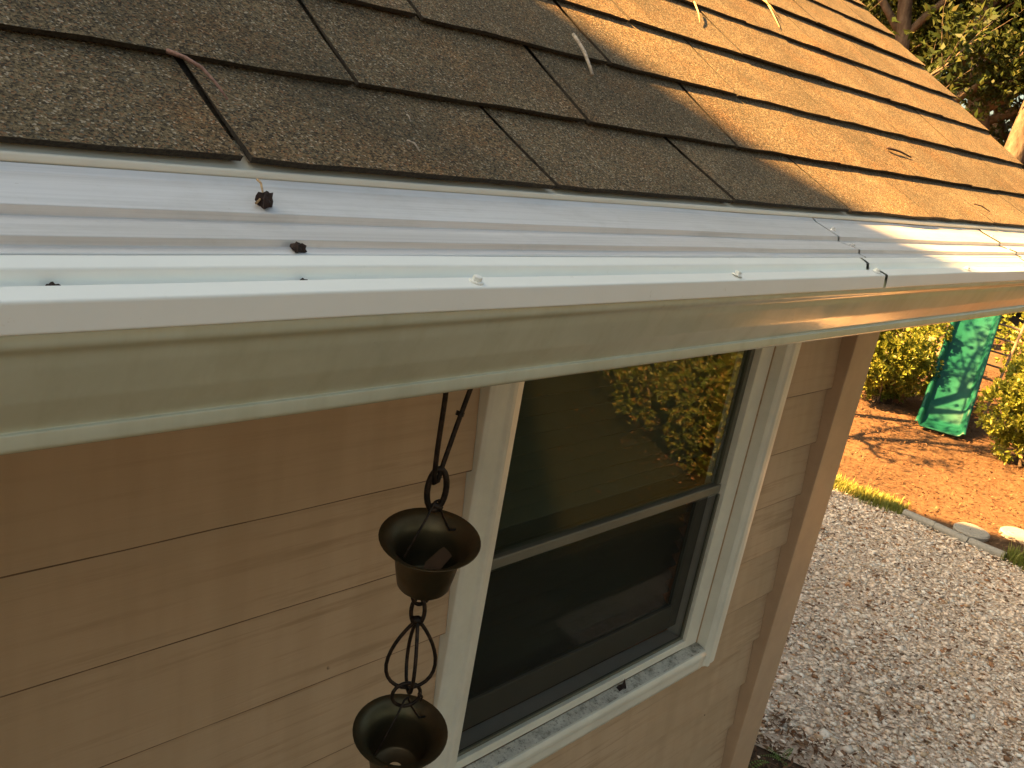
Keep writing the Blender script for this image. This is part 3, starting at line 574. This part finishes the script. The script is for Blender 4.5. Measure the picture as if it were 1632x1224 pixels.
# ferns at the house corner
def fern(loc, n, s, label, seed):
    q = random.Random(seed); e = tag(empty('fern', loc), label, 'fern')
    for i in range(n):
        a = q.uniform(0, 6.28); L = s*q.uniform(.7, 1.1); V = []; F = []
        for k in range(12):
            t_ = k/11; x = L*t_; z = L*(.65*t_-.6*t_*t_); w = .16*L*(1-t_)**.7*(1.2 if k > 1 else .4)
            for sgn in (-1, 1):
                o0 = len(V); V += [(x, 0, z), (x+.04*L, sgn*w*.5, z+.01*L), (x+.03*L, sgn*w, z-.02*L), (x-.025*L, sgn*w*.5, z)]; F.append((o0, o0+1, o0+2, o0+3))
        o = obj('frond', V, F, 'fern', e); o.rotation_euler.z = a
fern((3.93, 1.70, .01), 7, .20, 'small bright green fern by the corner board, nearest the gravel', 1); fern((3.72, 1.44, .01), 6, .17, 'small fern on dark soil in front of another fern', 2); fern((3.98, 1.36, .01), 5, .13, 'tiny fern sprig on the edge of the shell gravel', 3)

# ------------------------------------------------------------------ slide, bench, pots, ladder
sl0 = Vector((11.2, 3.235, .03)); sdir = Vector((1.62, .48, 0)).normalized(); sside = Vector((-sdir.y, sdir.x, 0))
slide = tag(empty('playground_slide', (11.2, 3.235, 0)), 'bright green plastic playground slide between leafy bushes', 'slide')
def slide_z(u): return .05 + (0 if u < .12 else (u-.12)*.80 if u > .35 else .80*(u-.12)**2/.46*1.0)
prof = [(-.275, .13), (-.262, .15), (-.245, .14), (-.225, .035), (-.19, .005), (0, 0), (.19, .005), (.225, .035), (.245, .14), (.262, .15), (.275, .13)]
V = []; us_ = np.linspace(0, 2.1, 40); k = len(prof)
for u in us_:
    wv = 1 + .05*math.exp(-u*6); z = slide_z(u) + .012*math.sin(u*9)
    for s_, h in prof: p = sdir*u + sside*s_*wv; V.append((p.x, p.y, z + h*(.35+.65*min(1, u/.3))))
F = [(i*k+j, i*k+j+1, (i+1)*k+j+1, (i+1)*k+j) for i in range(len(us_)-1) for j in range(k-1)]
o = obj('chute', V, F, 'slide', slide, True); md = o.modifiers.new('thickness', 'SOLIDIFY'); md.thickness = .012
for s_ in (-.2, .2):
    b = MB(); p = sdir*1.9 + sside*s_; b.box((p.x-.04, p.y-.04, 0), (p.x+.04, p.y+.04, 1.5)); bevel(b.build('post', 'wood', slide), .006)
bench = tag(empty('garden_bench', (13.1, 4.35, 0)), 'weathered wooden bench half hidden behind the left bush', 'bench')
for j in range(3): bevel(MB().box((-.18+.13*j, -.5, .42), (-.07+.13*j, .5, .45)).build('seat_slat', 'wood', bench), .004)
for j in range(2): bevel(MB().box((.20, -.5, .55+.14*j), (.23, .5, .65+.14*j)).build('back_slat', 'wood', bench), .004)
for x in (-.15, .19):
    for y in (-.45, .42): bevel(MB().box((x-.03, y-.03, 0), (x+.03, y+.03, .42 if x < 0 else .82)).build('leg', 'wood', bench), .004)
bench.rotation_euler.z = R(14)
for i, (x, y, s_) in enumerate(((12.35, 4.28, 1.0), (12.1, 4.12, .8))):
    b = MB(); b.lathe([(.001, .01), (.085, 0), (.12, .17), (.137, .17), (.14, .215), (.125, .215), (.118, .18), (.001, .17)], 24)
    o = b.build('flower_pot', 'terra', None, True); o.location = (x, y, 0); o.scale = (s_,)*3; tag(o, ('larger terracotta pot below the bush beside the bench', 'smaller terracotta pot below the bush beside the bench')[i], 'flower pot')
ladder = tag(empty('climbing_ladder', (12.9, 3.35, 0)), 'dark wooden climbing ladder between slide and bush', 'ladder')
for y in (-.16, .16): MB().tube([(-.25, y, 0), (.25, y, 1.5)], .018, 7).build('rail', 'wood', ladder)
for j in range(7): MB().tube([(-.25+.5*(.12+.12*j), -.17, 1.5*(.12+.12*j)), (-.25+.5*(.12+.12*j), .17, 1.5*(.12+.12*j))], .015, 6).build('rung', 'wood', ladder)

# ------------------------------------------------------------------ bushes
def rosettes(cent, dirs, nl, ln, wd, r):
    n = len(cent); C3 = np.repeat(cent, nl, 0); D = np.repeat(dirs, nl, 0) + r.normal(0, .75, (n*nl, 3)); D /= np.linalg.norm(D, axis=1)[:, None]
    T = np.cross(D, r.normal(0, 1, (n*nl, 3))); T /= np.linalg.norm(T, axis=1)[:, None]; N = np.cross(D, T)
    l = r.uniform(.7, 1.2, n*nl)*ln; w = r.uniform(.8, 1.2, n*nl)*wd
    V = np.zeros((n*nl, 6, 3)); V[:, 0] = C3; V[:, 3] = C3 + D*l[:, None] - N*(l*.12)[:, None]
    for k, f, s_ in ((1, .38, 1), (2, .75, .85), (4, .75, -.85), (5, .38, -1)): V[:, k] = C3 + D*(l*f)[:, None] + T*(w*.5*s_)[:, None] + N*(l*.05)[:, None]
    return V.reshape(-1, 3), np.arange(n*nl*6).reshape(-1, 6)
def bush(loc, size, n, label, seed, leaf=.066, group='bushes round the slide'):
    q = np.random.default_rng(seed); e = tag(empty('leafy_bush', loc), label, 'bush', group)
    nc = 26; cc_ = q.normal(0, 1, (nc, 3)); cc_ /= np.linalg.norm(cc_, axis=1)[:, None]; cc_[:, 2] = cc_[:, 2]*.9+.05; cc_ *= q.uniform(.45, .85, (nc, 1))
    rad = q.uniform(.22, .42, nc); wh = q.integers(0, nc, n); d = q.normal(0, 1, (n, 3)); d /= np.linalg.norm(d, axis=1)[:, None]
    p = cc_[wh] + d*(rad[wh]*q.uniform(.55, 1.05, n)**.5)[:, None]; p = p*np.array(size) + np.array([0, 0, size[2]*.85]); ok = p[:, 2] > .05
    V, F = rosettes(p[ok], (d + np.array([0, 0, .5]))[ok], 7, leaf, leaf*.36, q); 
    if n > 1999 and not group.startswith('bushes'): V = V.reshape(-1, 6, 3)[:, (0, 1, 3, 5)].reshape(-1, 3); F = np.arange(len(V)).reshape(-1, 4)
    link('foliage', fast_mesh('foliage', V, F, 'leaf_bush' if group.startswith('bushes') else 'leaf_hedge'), e)
    b = MB()
    for i in range(9):
        t_ = cc_[i]*np.array(size) + np.array([0, 0, size[2]*.85]); b.tube([(q.uniform(-.08, .08), q.uniform(-.08, .08), 0), tuple(t_*.5+q.normal(0, .04, 3)), tuple(t_)], [.022, .014, .006], 6)
    b.build('stem', 'bark', e); return e
bush((11.75, 4.28, 0), (.92, .70, .84), 3400, 'sunlit bush beside the corner board and the pots', 1)
bush((11.15, 2.20, 0), (.66, .60, .92), 3000, 'sunlit bush leaning over the lower end of slide', 2)
bush((10.55, 1.45, 0), (.74, .64, .87), 2800, 'sunlit bush by the mulch edge near the stepping stones', 3)
bush((14.2, 5.4, 0), (1.0, .9, .85), 1300, 'bush behind the bench, partly shaded', 4)
bush((14.6, 3.0, 0), (1.0, .9, .95), 1300, 'bush behind the upper end of the slide', 5)
# hedge across the yard that the window and the gutter mirror
hedge = ((7.1, -1.75, .72), (7.5, -2.75, .85), (8.5, -4.0, .95), (9.4, -5.7, 1.1), (8.1, -1.7, .8), (8.6, -2.9, .9), (9.3, -2.9, 1.1), (8.9, -1.5, .9), (10.4, -2.2, 1.2), (10.6, -4.2, 1.4), (12.6, -3.0, 1.5), (9.0, -5.4, 1.3), (13.6, -5.4, 1.7), (6.2, -7.0, 1.5), (10.6, -7.2, 1.8), (3.6, -7.8, 1.5))
for i, (x, y, s_) in enumerate(hedge):
    bush((x, y, 0), (s_, s_, s_*.95), 2300, ('low round bush of the yard hedge facing the window', 'taller bush of the yard hedge facing the window')[s_ > 1.35], 20+i, .055, 'yard hedge facing the window')
for x, y, s_, sd_ in ((21.5, 7.3, 1.9, 1), (24.5, 9.6, 2.4, 2), (26.5, 7.4, 2.6, 3), (29.0, 11.0, 2.8, 4), (24.0, 5.6, 2.0, 5), (31, 8.4, 3.0, 6)):
    bush((x, y, 0), (s_, s_, s_*1.15), 2000, 'tall shrub growing under the trees beyond the roof end', 60+sd_, .13, 'tall shrubs under the far trees')

# ------------------------------------------------------------------ trees
def tree_meshes(seed, H, spread, nleaf, leaf, lean=.1, first=.3):
    q = random.Random(seed); g = np.random.default_rng(seed); b = MB(); tips = []
    def grow(p, d, L, r0, lev):
        n = 5; pts = [p.copy()]; rs_ = [r0]; x = p.copy(); dd = d.copy()
        for i in range(n):
            dd = (dd + Vector((q.uniform(-1, 1), q.uniform(-1, 1), q.uniform(-.3, .7)))*(.10 if lev == 0 else .26)).normalized(); x = x + dd*L/n; pts.append(x.copy()); rs_.append(r0*(1-.62*(i+1)/n))
            if lev < 3 and (i+1)/n > (first if lev == 0 else .2):
                for _ in range(2 if lev else 2):
                    a = q.uniform(0, 6.28); out = Vector((math.cos(a), math.sin(a), q.uniform(-.05, .75))).normalized()
                    grow(x, (out*.85 + dd*.4).normalized(), L*(spread if lev == 0 else .55)*q.uniform(.7, 1.1), rs_[-1]*.58, lev+1)
            if lev >= 2: tips.append((x.copy(), L))
        
        if lev < 3: b.tube(pts, rs_, 7 if lev < 2 else 4)
    grow(Vector((0, 0, -.1)), Vector((lean*q.uniform(-1, 1), lean*q.uniform(-1, 1), 1)).normalized(), H, H*.026, 0)
    T = np.array([tuple(x) for x, _ in tips]); idx = g.integers(0, len(T), nleaf); p = T[idx] + g.normal(0, .17*H/8, (nleaf, 3)); 
    D = g.normal(0, 1, (nleaf, 3)); D /= np.linalg.norm(D, axis=1)[:, None]
    V, F = rosettes(p, D, 3, leaf, leaf*.5, g); V = V.reshape(-1, 6, 3)[:, (0, 1, 3, 5)].reshape(-1, 3); F = np.arange(len(V)).reshape(-1, 4)
    return mesh('trunk', b.v, b.f, 'bark', True), fast_mesh('crown', V, F, 'leaf_tree')
TM = [tree_meshes(1, 9.5, .42, 24000, .115, .12, .25), tree_meshes(2, 11.5, .38, 26000, .115, .25, .3), tree_meshes(3, 8.0, .5, 24000, .11, .2, .2), tree_meshes(4, 3.3, .38, 640, .09, .1, .35), tree_meshes(9, 11, .3, 9000, .115, .9, .55)]
def tree(loc, kind, yaw, sc, label, group):
    e = tag(empty('tree', loc), label, 'tree', group); e.rotation_euler.z = yaw; e.scale = (sc,)*3
    link('trunk', TM[kind][0], e); link('crown', TM[kind][1], e); return e
bgt = [(19.5, 8.3, 0, .3, 1.0), (20.5, 6.2, 1, 1.2, 1.0), (22.5, 10.2, 2, 2.2, 1.2), (24, 8.8, 0, 3.3, 1.15), (25, 4.6, 1, 4.0, .95), (24, 11, 1, 5.0, 1.1), (25, 6.4, 2, .9, 1.3), (29, 9, 0, 1.9, 1.3), (30, 13.5, 1, 2.9, 1.2), (36, 11.5, 2, 1.1, 1.6), (38, 15, 0, 2.1, 1.5), (34, 9.2, 1, 3.7, 1.3), (42, 13, 2, 4.4, 1.7), (28, 7.6, 2, 5.1, 1.2), (23, 14, 0, 3.9, 1.1), (33, 6, 2, .2, 1.4)]
tree((17.8, 5.55, 0), 4, 2.6, .95, 'pale leaning tree trunk catching sun beyond the roof end', None)
for x, y, kk, yw, s_ in bgt: tree((x, y, 0), kk, yw, s_, 'leafy green tree standing in the wood beyond the roof end', 'trees beyond the roof end')
yard = [(12, -11, 0, .3, 1.0), (6, -13, 1, 1.3, 1.0), (0, -12, 2, 2.3, 1.2), (17, -8, 1, 3.3, .9), (-6, -13, 0, 4.3, 1.0), (22, -3, 2, 5.3, 1.2), (19, -14, 0, 5.9, 1.1), (25, 1, 1, .4, 1.)]
for x, y, kk, yw, s_ in yard: tree((x, y, 0), kk, yw, s_, 'tall tree across the yard that the window glass mirrors', 'trees across the yard')
for x, y, yw, s_, lb in ((10.45, 4.35, .4, .95, 'small thin tree beside the slide, added out of view to dapple it'), (8.4, 4.45, 2.0, 1.0, 'small thin tree near the grass strip, added out of view to dapple the mulch')):
    tree((x, y, 0), 3, yw, s_, lb, None)  # unseen trees put in to throw dappled shade on slide and mulch
side = [(10.5, 14, 1, .5, 1.1), (14.5, 13, 0, 1.5, 1.1)]  # extra trees put in to cast shade on the far wood
for x, y, kk, yw, s_ in side: tree((x, y, 0), kk, yw, s_, 'tree added behind the house to shade the far wood', 'trees added behind the house')
